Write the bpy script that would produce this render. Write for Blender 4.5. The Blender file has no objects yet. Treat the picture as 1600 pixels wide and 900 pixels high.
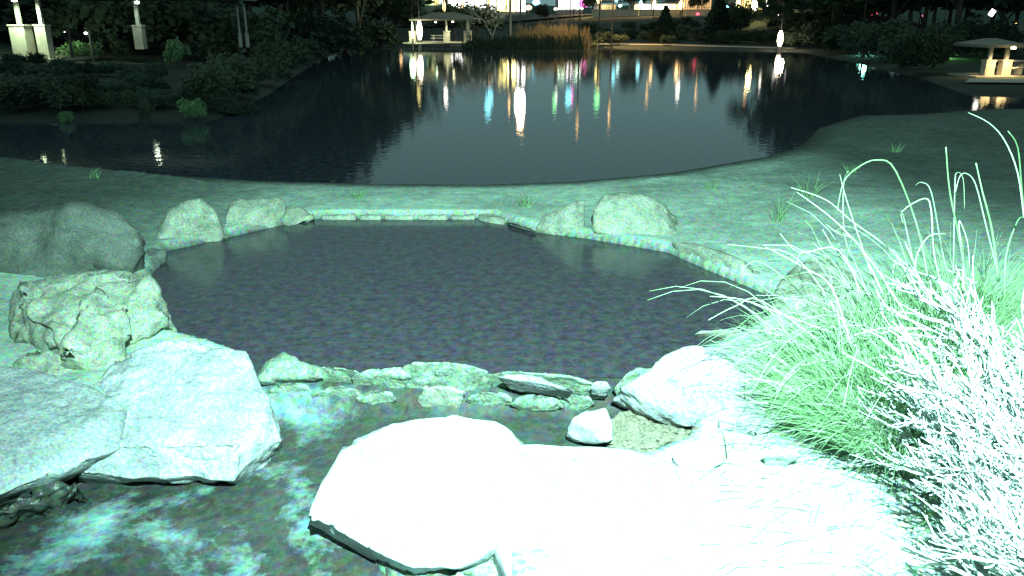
import bpy, bmesh, math, random
import numpy as np
from mathutils import Vector, Matrix, noise

random.seed(7)
rng = np.random.default_rng(7)
S = bpy.context.scene
COL = S.collection

# ------------------------------------------------------------------ camera
CAM_Z = 1.70
PITCH = math.radians(18.57)
FPX = 1256.0
cd = bpy.data.cameras.new("camera"); cam = bpy.data.objects.new("camera", cd); COL.objects.link(cam)
cam.location = (0, 0, CAM_Z); cam.rotation_euler = (math.pi/2 - PITCH, 0, 0)
cd.sensor_width = 36; cd.lens = 36*FPX/1600; cd.clip_start = .05; cd.clip_end = 5000
S.camera = cam

# ------------------------------------------------------------------ world: night sky glowing from the city
W = bpy.data.worlds.new("World"); S.world = W; W.use_nodes = True
nt = W.node_tree; nt.nodes.clear()
out = nt.nodes.new('ShaderNodeOutputWorld')
sky = nt.nodes.new('ShaderNodeTexSky'); sky.sky_type = 'NISHITA'; sky.sun_disc = False
sky.sun_elevation = math.radians(-3); sky.sun_rotation = math.radians(20)
b1 = nt.nodes.new('ShaderNodeBackground'); nt.links.new(sky.outputs[0], b1.inputs[0]); b1.inputs[1].default_value = .01
b2 = nt.nodes.new('ShaderNodeBackground'); b2.inputs[0].default_value = (.54, .98, 1.0, 1); b2.inputs[1].default_value = .30
ad = nt.nodes.new('ShaderNodeAddShader'); nt.links.new(b1.outputs[0], ad.inputs[0]); nt.links.new(b2.outputs[0], ad.inputs[1])
nt.links.new(ad.outputs[0], out.inputs[0])

# ------------------------------------------------------------------ the photographer's flash light
ld = bpy.data.lights.new("flash", 'SPOT'); flash = bpy.data.objects.new("flash", ld); COL.objects.link(flash)
ld.energy = 6900; ld.color = (.52, 1.0, .93); ld.spot_size = math.radians(92); ld.spot_blend = .9; ld.shadow_soft_size = .02
flash.location = (.22, -.35, 2.75)
FT = Vector((.75, 5.8, 0.0))
flash.rotation_euler = (FT - flash.location).to_track_quat('-Z', 'Y').to_euler()

vs = S.view_settings; vs.view_transform = 'Standard'; vs.look = 'None'; vs.gamma = 1; vs.use_curve_mapping = False; vs.exposure = 0
S.cycles.max_bounces = 5

# ------------------------------------------------------------------ layout helpers: rays of the survey picture to real points
cP, sP = math.cos(PITCH), math.sin(PITCH)
def ray(px, py):
    u = (px-800)/FPX; v = (450-py)/FPX
    return Vector((u, cP + v*sP, -sP + v*cP))
def P(px, py, z=0.0):
    r = ray(px, py); t = (z-CAM_Z)/r.z
    return Vector((0, 0, CAM_Z)) + r*t
def PD(px, py, D):            # at horizontal distance D
    r = ray(px, py); return Vector((0, 0, CAM_Z)) + r*(D/r.y)
LAKE = -1.6
def mirrored(px, py, D):      # a lamp whose image in the lake shows there
    p = PD(px, py, D); return Vector((p.x, p.y, 2*LAKE - p.z))

# ------------------------------------------------------------------ materials
def newmat(name):
    m = bpy.data.materials.new(name); m.use_nodes = True
    t = m.node_tree; b = t.nodes['Principled BSDF']
    return m, t, b
def mottled(name, cols, scale=8, rough=.85, bump=.3, bscale=30, fine=None, spec=.3, dist=.02):
    """colour ramp over noise (+ a fine speckle), bump"""
    m, t, b = newmat(name); N = t.nodes; L = t.links
    tc = N.new('ShaderNodeTexCoord')
    n = N.new('ShaderNodeTexNoise'); n.inputs['Scale'].default_value = scale; n.inputs['Detail'].default_value = 8; n.inputs['Roughness'].default_value = .65
    L.new(tc.outputs['Object'], n.inputs['Vector'])
    r = N.new('ShaderNodeValToRGB'); e = r.color_ramp.elements
    while len(e) < len(cols): e.new(.5)
    for i, c in enumerate(cols):
        e[i].position = .3 + .4*i/(len(cols)-1); e[i].color = (*c, 1)
    L.new(n.outputs['Fac'], r.inputs[0])
    col = r.outputs[0]
    if fine:
        n2 = N.new('ShaderNodeTexNoise'); n2.inputs['Scale'].default_value = fine[0]; n2.inputs['Detail'].default_value = 3
        L.new(tc.outputs['Object'], n2.inputs['Vector'])
        cr = N.new('ShaderNodeMapRange'); cr.inputs[1].default_value = .3; cr.inputs[2].default_value = .7
        cr.inputs[3].default_value = 0; cr.inputs[4].default_value = 1
        mx = N.new('ShaderNodeMix'); mx.data_type = 'RGBA'; mx.blend_type = 'MULTIPLY'; mx.inputs[0].default_value = fine[1]
        L.new(n2.outputs['Fac'], cr.inputs[0])
        sp = N.new('ShaderNodeMix'); sp.data_type = 'RGBA'; sp.inputs[6].default_value = (.35,.45,.5,1); sp.inputs[7].default_value = (1.5,1.5,1.35,1)
        L.new(cr.outputs[0], sp.inputs[0]); L.new(col, mx.inputs[6]); L.new(sp.outputs[2], mx.inputs[7])
        # a hint of differently coloured grains
        mx3 = N.new('ShaderNodeMix'); mx3.data_type = 'RGBA'; mx3.blend_type = 'OVERLAY'; mx3.inputs[0].default_value = fine[2] if len(fine) > 2 else .25
        n3 = N.new('ShaderNodeTexNoise'); n3.inputs['Scale'].default_value = fine[0]*.7; n3.inputs['Detail'].default_value = 2
        L.new(tc.outputs['Object'], n3.inputs['Vector'])
        hs = N.new('ShaderNodeHueSaturation'); hs.inputs['Saturation'].default_value = 3.5
        L.new(n3.outputs['Color'], hs.inputs['Color'])
        L.new(mx.outputs[2], mx3.inputs[6]); L.new(hs.outputs[0], mx3.inputs[7])
        col = mx3.outputs[2]
    L.new(col, b.inputs['Base Color'])
    b.inputs['Roughness'].default_value = rough; b.inputs['Specular IOR Level'].default_value = spec
    if bump:
        nb = N.new('ShaderNodeTexNoise'); nb.inputs['Scale'].default_value = bscale; nb.inputs['Detail'].default_value = 8
        L.new(tc.outputs['Object'], nb.inputs['Vector'])
        bp = N.new('ShaderNodeBump'); bp.inputs['Strength'].default_value = bump; bp.inputs['Distance'].default_value = dist
        L.new(nb.outputs['Fac'], bp.inputs['Height']); L.new(bp.outputs[0], b.inputs['Normal'])
    return m
def plain(name, c, rough=.7, spec=.3):
    m, t, b = newmat(name); b.inputs['Base Color'].default_value = (*c, 1); b.inputs['Roughness'].default_value = rough
    b.inputs['Specular IOR Level'].default_value = spec; return m
def glow(name, c, s):
    m, t, b = newmat(name); b.inputs['Base Color'].default_value = (0, 0, 0, 1)
    b.inputs['Emission Color'].default_value = (*c, 1); b.inputs['Emission Strength'].default_value = s; return m

M = {}
M['pale'] = mottled('pale_granite', [(.17,.175,.175), (.29,.30,.30), (.43,.43,.42)], 4, fine=(80,.6,.18), bump=.8, bscale=14, dist=.03)
M['white'] = mottled('blown_out_rock', [(.22,.225,.225), (.36,.37,.37), (.50,.50,.50)], 5, fine=(80,.45,.1), bump=.7, bscale=14, dist=.025)  # lighter copy of the pale rock, flash burn-out put into its colour
M['tan'] = mottled('tan_rock', [(.14,.16,.12), (.27,.29,.22), (.40,.40,.32)], 7, fine=(90,.6,.3), bump=.7, bscale=14)
M['dark'] = mottled('dark_rock', [(.07,.08,.07), (.12,.13,.11), (.18,.18,.16)], 6, fine=(90,.6,.22), bump=.9, bscale=10)
M['moss'] = mottled('mossy_rock', [(.07,.09,.065), (.17,.22,.16), (.32,.38,.31)], 9, rough=.6, fine=(70,.6,.25), bump=.9, bscale=22)
M['wet'] = mottled('wet_rock', [(.02,.025,.02), (.045,.05,.04), (.09,.10,.08)], 9, rough=.35, fine=(60,.5,.3), bump=.8, bscale=20, spec=.5)
M['foliage'] = mottled('foliage', [(.03,.05,.03), (.06,.085,.05), (.10,.115,.065)], .6, bump=0)
M['foliage2'] = mottled('needle_foliage', [(.035,.06,.045), (.05,.085,.05)], .6, bump=0)
M['golden'] = mottled('lamp_lit_reed', [(.25,.2,.1), (.40,.33,.2)], 3, bump=0)  # gold of the lamp light put into the reed colour
M['bark'] = mottled('bark', [(.08,.07,.05), (.16,.14,.11)], 6, bump=.5, bscale=10)
M['palebark'] = plain('pale_bark', (.5,.47,.4))
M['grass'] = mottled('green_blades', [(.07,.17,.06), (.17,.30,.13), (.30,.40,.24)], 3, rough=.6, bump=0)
M['straw'] = mottled('straw_blades', [(.16,.28,.15), (.34,.42,.28)], 4, rough=.6, bump=0)
M['twig'] = mottled('silver_twig', [(.34,.38,.36), (.5,.52,.5)], 5, rough=.8, bump=0)
M['steel'] = plain('painted_steel', (.35,.36,.33), .5)
M['darksteel'] = plain('dark_steel', (.06,.06,.06), .5)
M['stone'] = mottled('pillar_stone', [(.35,.33,.28), (.5,.48,.4)], 2, bump=.4, bscale=8)
M['roof'] = mottled('roof_sheet', [(.22,.19,.15), (.3,.26,.2)], 1, bump=.2)
M['wall'] = mottled('far_wall', [(.35,.32,.28), (.45,.42,.36)], .4, bump=0)
M['asphalt'] = mottled('asphalt', [(.045,.045,.045), (.06,.06,.06)], 1, bump=.2)
M['path'] = mottled('pale_path', [(.38,.34,.27), (.5,.45,.36)], .6, bump=.2)
M['bed'] = M['wet']

# ground: bright sand near the pool, dull earth elsewhere, flash fall-off painted in at the sides
def ground_mat():
    m, t, b = newmat('sandy_ground'); N = t.nodes; L = t.links
    tc = N.new('ShaderNodeTexCoord')
    at = N.new('ShaderNodeAttribute'); at.attribute_name = 'pale'
    n = N.new('ShaderNodeTexNoise'); n.inputs['Scale'].default_value = 9; n.inputs['Detail'].default_value = 9; n.inputs['Roughness'].default_value = .7
    L.new(tc.outputs['Object'], n.inputs['Vector'])
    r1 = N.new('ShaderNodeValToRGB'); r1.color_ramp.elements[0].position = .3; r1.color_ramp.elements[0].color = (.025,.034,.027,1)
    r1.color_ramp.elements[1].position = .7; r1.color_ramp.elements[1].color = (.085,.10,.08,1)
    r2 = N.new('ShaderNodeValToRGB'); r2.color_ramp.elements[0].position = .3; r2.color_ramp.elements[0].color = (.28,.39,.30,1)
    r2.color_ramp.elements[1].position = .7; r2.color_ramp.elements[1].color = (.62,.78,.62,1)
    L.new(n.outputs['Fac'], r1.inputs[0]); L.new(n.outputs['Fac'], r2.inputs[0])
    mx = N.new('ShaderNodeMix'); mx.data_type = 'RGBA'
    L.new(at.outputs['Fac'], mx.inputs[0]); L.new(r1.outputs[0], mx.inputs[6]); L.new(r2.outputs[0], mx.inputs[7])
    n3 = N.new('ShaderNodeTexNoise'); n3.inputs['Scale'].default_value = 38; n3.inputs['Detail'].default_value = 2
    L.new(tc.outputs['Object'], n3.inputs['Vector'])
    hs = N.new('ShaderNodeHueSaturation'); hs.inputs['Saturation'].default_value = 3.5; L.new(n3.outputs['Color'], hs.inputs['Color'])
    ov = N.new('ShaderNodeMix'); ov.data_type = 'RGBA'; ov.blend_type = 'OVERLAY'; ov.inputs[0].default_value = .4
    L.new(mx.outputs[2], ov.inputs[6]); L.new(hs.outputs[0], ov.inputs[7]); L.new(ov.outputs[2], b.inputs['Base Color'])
    b.inputs['Roughness'].default_value = .95; b.inputs['Specular IOR Level'].default_value = .15
    nb = N.new('ShaderNodeTexNoise'); nb.inputs['Scale'].default_value = 45; nb.inputs['Detail'].default_value = 8
    L.new(tc.outputs['Object'], nb.inputs['Vector'])
    bp = N.new('ShaderNodeBump'); bp.inputs['Strength'].default_value = .45; bp.inputs['Distance'].default_value = .015
    L.new(nb.outputs['Fac'], bp.inputs['Height']); L.new(bp.outputs[0], b.inputs['Normal'])
    return m
M['ground'] = ground_mat()

def water_mat(name, c1, c2, cscale, rough, bstr, bscale, stretch=(1,1,1), foam=None, spec=.5, bdist=.02):
    m, t, b = newmat(name); N = t.nodes; L = t.links
    tc = N.new('ShaderNodeTexCoord'); mp = N.new('ShaderNodeMapping'); mp.inputs['Scale'].default_value = stretch
    L.new(tc.outputs['Object'], mp.inputs[0])
    n = N.new('ShaderNodeTexNoise'); n.inputs['Scale'].default_value = cscale; n.inputs['Detail'].default_value = 9; n.inputs['Roughness'].default_value = .82
    L.new(tc.outputs['Object'], n.inputs['Vector'])
    r = N.new('ShaderNodeValToRGB'); r.color_ramp.elements[0].position = .35; r.color_ramp.elements[0].color = (*c1, 1)
    r.color_ramp.elements[1].position = .68; r.color_ramp.elements[1].color = (*c2, 1)
    L.new(n.outputs['Fac'], r.inputs[0]); col = r.outputs[0]
    if foam:
        nf = N.new('ShaderNodeTexNoise'); nf.inputs['Scale'].default_value = foam[0]; nf.inputs['Detail'].default_value = 10; nf.inputs['Roughness'].default_value = .72; nf.inputs['Distortion'].default_value = .15
        L.new(mp.outputs[0], nf.inputs['Vector'])
        rf = N.new('ShaderNodeValToRGB'); rf.color_ramp.elements[0].position = foam[1]; rf.color_ramp.elements[0].color = (0,0,0,1)
        rf.color_ramp.elements[1].position = foam[1]+.30; rf.color_ramp.elements[1].color = (1,1,1,1)
        L.new(nf.outputs['Fac'], rf.inputs[0])
        at = N.new('ShaderNodeAttribute'); at.attribute_name = 'foam'
        ml = N.new('ShaderNodeMath'); ml.operation = 'MULTIPLY'; L.new(rf.outputs[0], ml.inputs[0]); L.new(at.outputs['Fac'], ml.inputs[1])
        mx = N.new('ShaderNodeMix'); mx.data_type = 'RGBA'; mx.inputs[7].default_value = (.42,.66,.64,1)
        L.new(ml.outputs[0], mx.inputs[0]); L.new(col, mx.inputs[6]); col = mx.outputs[2]
    n3 = N.new('ShaderNodeTexNoise'); n3.inputs['Scale'].default_value = cscale*1.3; n3.inputs['Detail'].default_value = 2
    L.new(tc.outputs['Object'], n3.inputs['Vector'])
    hs = N.new('ShaderNodeHueSaturation'); hs.inputs['Saturation'].default_value = 3; L.new(n3.outputs['Color'], hs.inputs['Color'])
    ov = N.new('ShaderNodeMix'); ov.data_type = 'RGBA'; ov.blend_type = 'OVERLAY'; ov.inputs[0].default_value = .3
    L.new(col, ov.inputs[6]); L.new(hs.outputs[0], ov.inputs[7]); L.new(ov.outputs[2], b.inputs['Base Color'])
    b.inputs['Roughness'].default_value = rough; b.inputs['IOR'].default_value = 1.33; b.inputs['Specular IOR Level'].default_value = spec
    nb = N.new('ShaderNodeTexNoise'); nb.inputs['Scale'].default_value = bscale; nb.inputs['Detail'].default_value = 3
    L.new(mp.outputs[0], nb.inputs['Vector'])
    bp = N.new('ShaderNodeBump'); bp.inputs['Strength'].default_value = bstr; bp.inputs['Distance'].default_value = bdist
    L.new(nb.outputs['Fac'], bp.inputs['Height']); L.new(bp.outputs[0], b.inputs['Normal'])
    return m
M['lake'] = water_mat('lake_water', (.004,.008,.012), (.11,.13,.16), 5, .03, .17, 4.5, (.8,.8,1), bdist=.02)
M['pool'] = water_mat('pool_water', (.014,.013,.018), (.085,.078,.094), 15, .16, .06, 3, spec=.35)
M['stream'] = water_mat('stream_water', (.022,.026,.022), (.07,.075,.065), 18, .18, .6, 9, (1,1,1), foam=(1.9,.475))

# ------------------------------------------------------------------ object helpers
def obj(name, me, mat=None, parent=None):
    o = bpy.data.objects.new(name, me); COL.objects.link(o)
    if mat and not me.materials: me.materials.append(mat)
    if parent: o.parent = parent
    return o
def tag(o, label=None, cat=None, group=None, kind=None):
    if label: o['label'] = label
    if cat: o['category'] = cat
    if group: o['group'] = group
    if kind: o['kind'] = kind
    return o
def thing(name, loc, label, cat, group=None, rz=0):
    o = bpy.data.objects.new(name, None); COL.objects.link(o); o.location = loc; o.rotation_euler = (0,0,rz)
    return tag(o, label, cat, group)
def mesh(name, V, F, smooth=False):
    me = bpy.data.meshes.new(name); me.from_pydata([tuple(v) for v in V], [], F); me.update()
    if smooth: me.polygons.foreach_set('use_smooth', [True]*len(me.polygons))
    return me
class MB:
    def __init__(s): s.V = []; s.F = []
    def box(s, c, d, rz=0):
        k = len(s.V); cr, sr = math.cos(rz), math.sin(rz)
        for z in (-.5,.5):
            for x, y in ((-.5,-.5),(.5,-.5),(.5,.5),(-.5,.5)):
                X, Y = x*d[0], y*d[1]
                s.V.append((c[0]+X*cr-Y*sr, c[1]+X*sr+Y*cr, c[2]+z*d[2]))
        s.F += [(k,k+3,k+2,k+1),(k+4,k+5,k+6,k+7),(k,k+1,k+5,k+4),(k+1,k+2,k+6,k+5),(k+2,k+3,k+7,k+6),(k+3,k,k+4,k+7)]
        return s
    def tube(s, pts, rads, n=6):
        k0 = len(s.V); pts = [Vector(p) for p in pts]
        for i, p in enumerate(pts):
            d = (pts[min(i+1,len(pts)-1)]-pts[max(i-1,0)])
            if d.length < 1e-9: d = Vector((0,0,1))
            d.normalize(); a = d.orthogonal().normalized() if i == 0 else (a - d*a.dot(d)).normalized(); b = d.cross(a)
            for j in range(n):
                t = 2*math.pi*j/n; s.V.append(tuple(p + (a*math.cos(t)+b*math.sin(t))*rads[i]))
        for i in range(len(pts)-1):
            for j in range(n):
                A = k0+i*n+j; B = k0+i*n+(j+1)%n; s.F.append((A, B, B+n, A+n))
        s.F.append(tuple(k0+n-1-j for j in range(n))); s.F.append(tuple(k0+(len(pts)-1)*n+j for j in range(n)))
        return s
    def lathe(s, c, prof, n=12):
        k0 = len(s.V)
        for r, z in prof:
            for j in range(n):
                t = 2*math.pi*j/n; s.V.append((c[0]+r*math.cos(t), c[1]+r*math.sin(t), c[2]+z))
        for i in range(len(prof)-1):
            for j in range(n):
                A = k0+i*n+j; B = k0+i*n+(j+1)%n; s.F.append((A, B, B+n, A+n))
        s.F.append(tuple(k0+n-1-j for j in range(n))); s.F.append(tuple(k0+(len(prof)-1)*n+j for j in range(n)))
        return s
    def obj(s, name, mat, parent=None, smooth=False): return obj(name, mesh(name, s.V, s.F, smooth), mat, parent)

# ------------------------------------------------------------------ terrain
def poly(pts, z): return np.array([[P(x, y, z).x, P(x, y, z).y] for x, y in pts])
def sdf(X, Y, pl):
    d = np.full(X.shape, 1e9); inside = np.zeros(X.shape, bool); n = len(pl)
    for i in range(n):
        ax, ay = pl[i]; bx, by = pl[(i+1) % n]
        ex, ey = bx-ax, by-ay; wx, wy = X-ax, Y-ay
        t = np.clip((wx*ex+wy*ey)/(ex*ex+ey*ey+1e-12), 0, 1)
        d = np.minimum(d, (wx-t*ex)**2+(wy-t*ey)**2)
        c = ((ay > Y) != (by > Y))
        with np.errstate(divide='ignore', invalid='ignore'):
            xi = ax + (Y-ay)/(by-ay+1e-12)*ex
        inside ^= c & (X < xi)
    d = np.sqrt(d); return np.where(inside, -d, d)
def sm(a, b, x):
    t = np.clip((x-a)/(b-a), 0, 1); return t*t*(3-2*t)
def vnoise(X, Y, s, seed=0):
    """smooth value noise"""
    r = np.random.default_rng(seed); T = r.random((64, 64))
    x, y = X*s, Y*s; xi, yi = np.floor(x).astype(int), np.floor(y).astype(int); fx, fy = x-xi, y-yi
    fx = fx*fx*(3-2*fx); fy = fy*fy*(3-2*fy)
    g = lambda i, j: T[i % 64, j % 64]
    return (g(xi,yi)*(1-fx)+g(xi+1,yi)*fx)*(1-fy)+(g(xi,yi+1)*(1-fx)+g(xi+1,yi+1)*fx)*fy - .5
POOL = poly([(500,341),(640,342),(770,341),(835,362),(915,372),(1045,394),(1115,425),(1200,460),(1225,490),(1170,525),(1090,560),(1000,590),(950,592),(880,586),(760,574),(650,570),(560,578),(470,570),(400,572),(330,545),(272,530),(245,490),(228,440),(260,392),(350,372),(400,360),(470,345)], 0)
STREAM = poly([(-500,800),(0,715),(130,672),(300,668),(345,662),(365,645),(380,632),(400,612),(430,600),(560,608),(700,622),(900,624),(960,636),(1020,650),(1090,668),(1075,712),(1000,742),(830,748),(780,765),(640,765),(560,790),(600,850),(680,880),(790,860),(800,1000),(700,1250),(-700,1300)], -.05)
LIP = np.vstack([poly([(-900,205),(-400,225),(0,245),(200,265),(400,277),(600,282),(760,283),(900,278),(1050,265),(1200,240),(1268,222),(1285,195),(1350,176),(1500,168),(1700,163)], .1), [[40,16],[40,-8],[-14,-8]]])
SHORE = [(-500,192),(-200,189),(0,188),(320,186),(400,150),(480,100),(540,74),(620,66),(740,72),(900,72),(1000,76),(1250,80),(1330,95),(1450,122),(1520,146),(1700,152),(1900,150)]
FAR = np.vstack([poly(SHORE, LAKE), [[300,30],[1500,30],[1500,2500],[-1500,2500],[-1500,60],[-200,40]]])

def height(X, Y):
    n1 = vnoise(X, Y, .6, 1)*.08 + vnoise(X, Y, 2.1, 2)*.02 + vnoise(X, Y, 9, 3)*.008
    g = .07 + n1*sm(.1, .8, np.abs(sdf(X, Y, POOL))) + .35*sm(1.4, 4.5, X)*sm(9.5, 3, Y) + .12*sm(-2.5, -4.5, X)
    g = g + .03*n1
    sp = sdf(X, Y, POOL); ss = sdf(X, Y, STREAM)
    g = g + (-.45-g)*sm(.03, -.16, sp)
    ridge = sm(.5,.38,sp)*sm(.5,.38,ss)*sm(-1.35,-1.25,X)*sm(.75,.62,X)
    g = g + (-.3-g)*ridge*sm(-.02,.0,sp)*sm(-.02,.0,ss)
    g = g + (-.95-g)*sm(.0, -.07, ss)
    sl = sdf(X, Y, LIP)
    g = g*(1-sm(0, .5, sl)) + .1*sm(0, .5, sl)
    near = np.where(sl > -.35, np.minimum(g, .06+0*g)*1.0, g)
    near = near - sm(0, .25, sl)*.12 - np.clip(sl-.05, 0, 6)*.75
    near = np.maximum(near, -2.4)
    sf = -sdf(X, Y, FAR)
    az = X/np.maximum(Y, 1)
    left = sm(-.25, -.38, az); right = sm(.42, .55, az)
    p = -2.4 + sm(-3, .4, sf)*.95 + np.clip(sf, 0, 6)*.03
    p = p + left*np.clip(sf, 0, 22)*.072
    rise = sm(12, 42, sf)*3.35*(1-right*.8)*(1-.4*left)
    p = p + rise + vnoise(X, Y, .05, 5)*sm(60, 200, sf)*2
    return np.maximum(near, p), sp, ss, sl
def hz(x, y):
    h = height(np.array([x], float), np.array([y], float))[0]; return float(h[0])
def axis(segs):
    a = []
    for lo, hi, st in segs: a += list(np.arange(lo, hi, st))
    return np.array(a)
def growing(start, end, st, f=1.09):
    a = [start]; s = st
    while a[-1] < end: s *= f; a.append(a[-1]+s)
    return a
gx = np.array(growing(7, 45, .06, 1.03) + growing(46.5, 900, 1.5, 1.1)); ax_ = np.concatenate([-gx[::-1], np.arange(-6.96, 7, .04), gx])
ay_ = np.concatenate([np.arange(-4, .8, .2), np.arange(.8, 12, .04), np.arange(12, 20, .2), growing(20, 60, .2, 1.012), growing(62, 135, 1.0, 1.0), growing(138, 1800, 2, 1.12)])
X, Y = np.meshgrid(ax_, ay_); Z, spd, ssd, sld = height(X, Y)
nx, ny = len(ax_), len(ay_)
me = bpy.data.meshes.new('ground')
V = np.stack([X, Y, Z], -1).reshape(-1, 3); I = np.arange(nx*ny).reshape(ny, nx)
F = np.stack([I[:-1,:-1], I[:-1,1:], I[1:,1:], I[1:,:-1]], -1).reshape(-1, 4)
me.vertices.add(len(V)); me.vertices.foreach_set('co', V.ravel())
me.loops.add(F.size); me.loops.foreach_set('vertex_index', F.ravel())
me.polygons.add(len(F)); me.polygons.foreach_set('loop_start', np.arange(0, F.size, 4)); me.polygons.foreach_set('loop_total', np.full(len(F), 4))
me.update(); me.polygons.foreach_set('use_smooth', np.ones(len(F), bool))
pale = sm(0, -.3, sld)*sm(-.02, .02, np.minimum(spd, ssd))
# left bank (behind the dark mound) and the far right bank are painted darker where the flash falls off
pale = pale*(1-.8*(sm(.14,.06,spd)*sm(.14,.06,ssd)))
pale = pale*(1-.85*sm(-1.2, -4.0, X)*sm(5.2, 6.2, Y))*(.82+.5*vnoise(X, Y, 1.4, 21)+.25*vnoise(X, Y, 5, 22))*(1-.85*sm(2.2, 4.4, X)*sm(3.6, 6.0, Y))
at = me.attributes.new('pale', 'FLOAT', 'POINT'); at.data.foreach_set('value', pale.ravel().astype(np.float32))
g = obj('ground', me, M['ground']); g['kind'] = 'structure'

# water sheets
def sheet(name, xs, ys, zf, mat, foamf=None):
    X, Y = np.meshgrid(xs, ys); Z = zf(X, Y); ny, nx = X.shape
    V = np.stack([X, Y, Z], -1).reshape(-1, 3); I = np.arange(nx*ny).reshape(ny, nx)
    F = np.stack([I[:-1,:-1], I[:-1,1:], I[1:,1:], I[1:,:-1]], -1).reshape(-1, 4).tolist()
    me = mesh(name, V.tolist(), F, True)
    if foamf is not None:
        a = me.attributes.new('foam', 'FLOAT', 'POINT'); a.data.foreach_set('value', foamf(X, Y).ravel().astype(np.float32))
    o = obj(name, me, mat); o['kind'] = 'structure'; return o
sheet('lake_water', [-900, -60, 60, 900], [8, 60, 1500], lambda X, Y: X*0+LAKE, M['lake'])
# pool sheet keeps to its own basin: ends at the weir
wy = P(700, 590, 0).y
sheet('pool_water', np.linspace(-3.2, 2.4, 60), np.linspace(wy, 7.6, 50), lambda X, Y: X*0+0.0, M['pool'])
q1 = P(470, 730, -.3)
def stream_z(X, Y):
    a = sm(-.2, 1.0, (q1.x+.25-X)*.9 + (q1.y+.15-Y)*.55)      # 0 in the basin, 1 down in the lower stream
    rip = vnoise(X, Y, 6, 11)*.03 + vnoise(X, Y, 15, 12)*.014
    edge = sm(wy-.03, wy-.2, Y)
    return -.12 - .12*a + rip*(.25+.75*a) + (1-edge)*.115
def foam_f(X, Y):
    a = sm(-.5, .7, (q1.x+.25-X)*.9 + (q1.y+.15-Y)*.55)
    return np.clip(.08 + 1.0*a, 0, 1)
sheet('stream_water', np.arange(-2.6, 1.6, .03), np.append(np.arange(.9, wy, .03), wy+.02), stream_z, M['stream'], foam_f)

# ------------------------------------------------------------------ boulders
def rock(name, pts, mat, label, cat='boulder', group=None, rough=.025, nscale=3.5, cuts=None, smooth_it=3, layers=0, parent=None, seed=None, sharp=False, size=.04):
    """convex hull of surveyed points, refined and weathered"""
    W = [P(*p) if not isinstance(p, Vector) else p for p in pts]
    c = sum(W, Vector())/len(W); base = Vector((c.x, c.y, min(w.z for w in W)))
    bm = bmesh.new()
    for w in W: bm.verts.new(w-base)
    r = bmesh.ops.convex_hull(bm, input=bm.verts)
    bmesh.ops.delete(bm, geom=[v for v in bm.verts if not v.link_faces], context='VERTS')
    for it in range(6):
        L = [e for e in bm.edges if e.calc_length() > size*1.6]
        if not L: break
        bmesh.ops.subdivide_edges(bm, edges=L, cuts=1, use_grid_fill=False)
        bmesh.ops.triangulate(bm, faces=bm.faces[:])
    for _ in range(smooth_it): bmesh.ops.smooth_vert(bm, verts=bm.verts, factor=.5, use_axis_x=True, use_axis_y=True, use_axis_z=True)
    bm.normal_update()
    sd = Vector((hash(label) % 97 if seed is None else seed, 3.1, 7.7)) if False else Vector(((len(label)*7.3) % 31, len(pts)*1.7, (seed or 0)))
    for v in bm.verts:
        p = v.co+sd; n = v.normal
        d = noise.fractal(p*nscale, 1, 2, 4)*rough
        # chipped facets
        d += (noise.cell(p*nscale*1.3)-.5)*rough*.5
        cr = abs(noise.noise(p*nscale*.8))
        if cr < .05: d -= rough*.9*(1-cr/.05)
        if layers and (v.co.y > layers and n.z > .3):
            k = (v.co.y*11 - v.co.x*3.2 + noise.noise(p*2.5)*.5) % 1.0
            d -= .045*max(0, 1-abs(k-.5)/.3)*min(1, (v.co.y-layers)*8)*min(1, max(0, .35-v.co.x)*4)
        if False:
            k = (v.co.z*22 + v.co.x*9 - v.co.y*3 + noise.noise(p*3)*1.1) % 1.0
            d -= layers*(1 if k < .22 else 0)
        v.co += n*d
    me = bpy.data.meshes.new(name); bm.to_mesh(me); bm.free()
    if not sharp: me.polygons.foreach_set('use_smooth', [True]*len(me.polygons))
    o = obj(name, me, mat, parent); o.location = base
    if not parent: tag(o, label, cat, group)
    return o
R = rock
# --- left side
R('boulder', [(150,605,.10),(178,562,.17),(236,529,.25),(262,527,.26),(385,546,.23),(394,588,.17),(428,624,.09),(443,690,-.06),
              (120,700,.02),(160,640,.1),(376,696,.03),(412,668,.05),(122,742,-.10),(250,748,-.12),(368,748,-.12),(443,702,-.2),
              (368,765,-.3),(122,760,-.3),(200,600,-.2),(390,610,-.3)], M['pale'],
  'large pale flat topped boulder with layered cracks, left of the stream', rough=.02, nscale=4, smooth_it=1, size=.016, layers=.16)
for i, (a, b) in enumerate([((240,533),(385,560)), ((200,556),(360,583)), ((185,570),(300,592))]):
    pass
R('rock_shelf', [(-260,570,.17),(-50,568,.17),(60,578,.165),(140,598,.15),(200,640,.10),(190,700,.02),(124,736,-.04),(118,732,-.03),(60,748,-.02),(0,775,-.03),(-150,840,-.04),(-260,800,.08),
                 (130,745,-.3),(0,790,-.3),(-200,860,-.3),(-200,600,-.2),(200,650,-.2)], M['pale'],
  'pale sloping rock shelf left of the large flat topped boulder', 'rock', rough=.014, nscale=2.5, smooth_it=1, size=.03)
R('boulder', [(25,436,.34),(90,430,.36),(205,424,.36),(228,440,.33),(238,462,.28),(262,490,.2),(272,512,.1),(275,535,-.1),(150,575,.0),(95,560,.02),(100,520,.2),(60,560,0),(45,500,.25),
              (20,520,.1),(30,450,0),(215,440,0)], M['tan'],
  'craggy tan boulder with broken faces at the left pool edge', rough=.05, nscale=4.5, smooth_it=1, size=.025)
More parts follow.
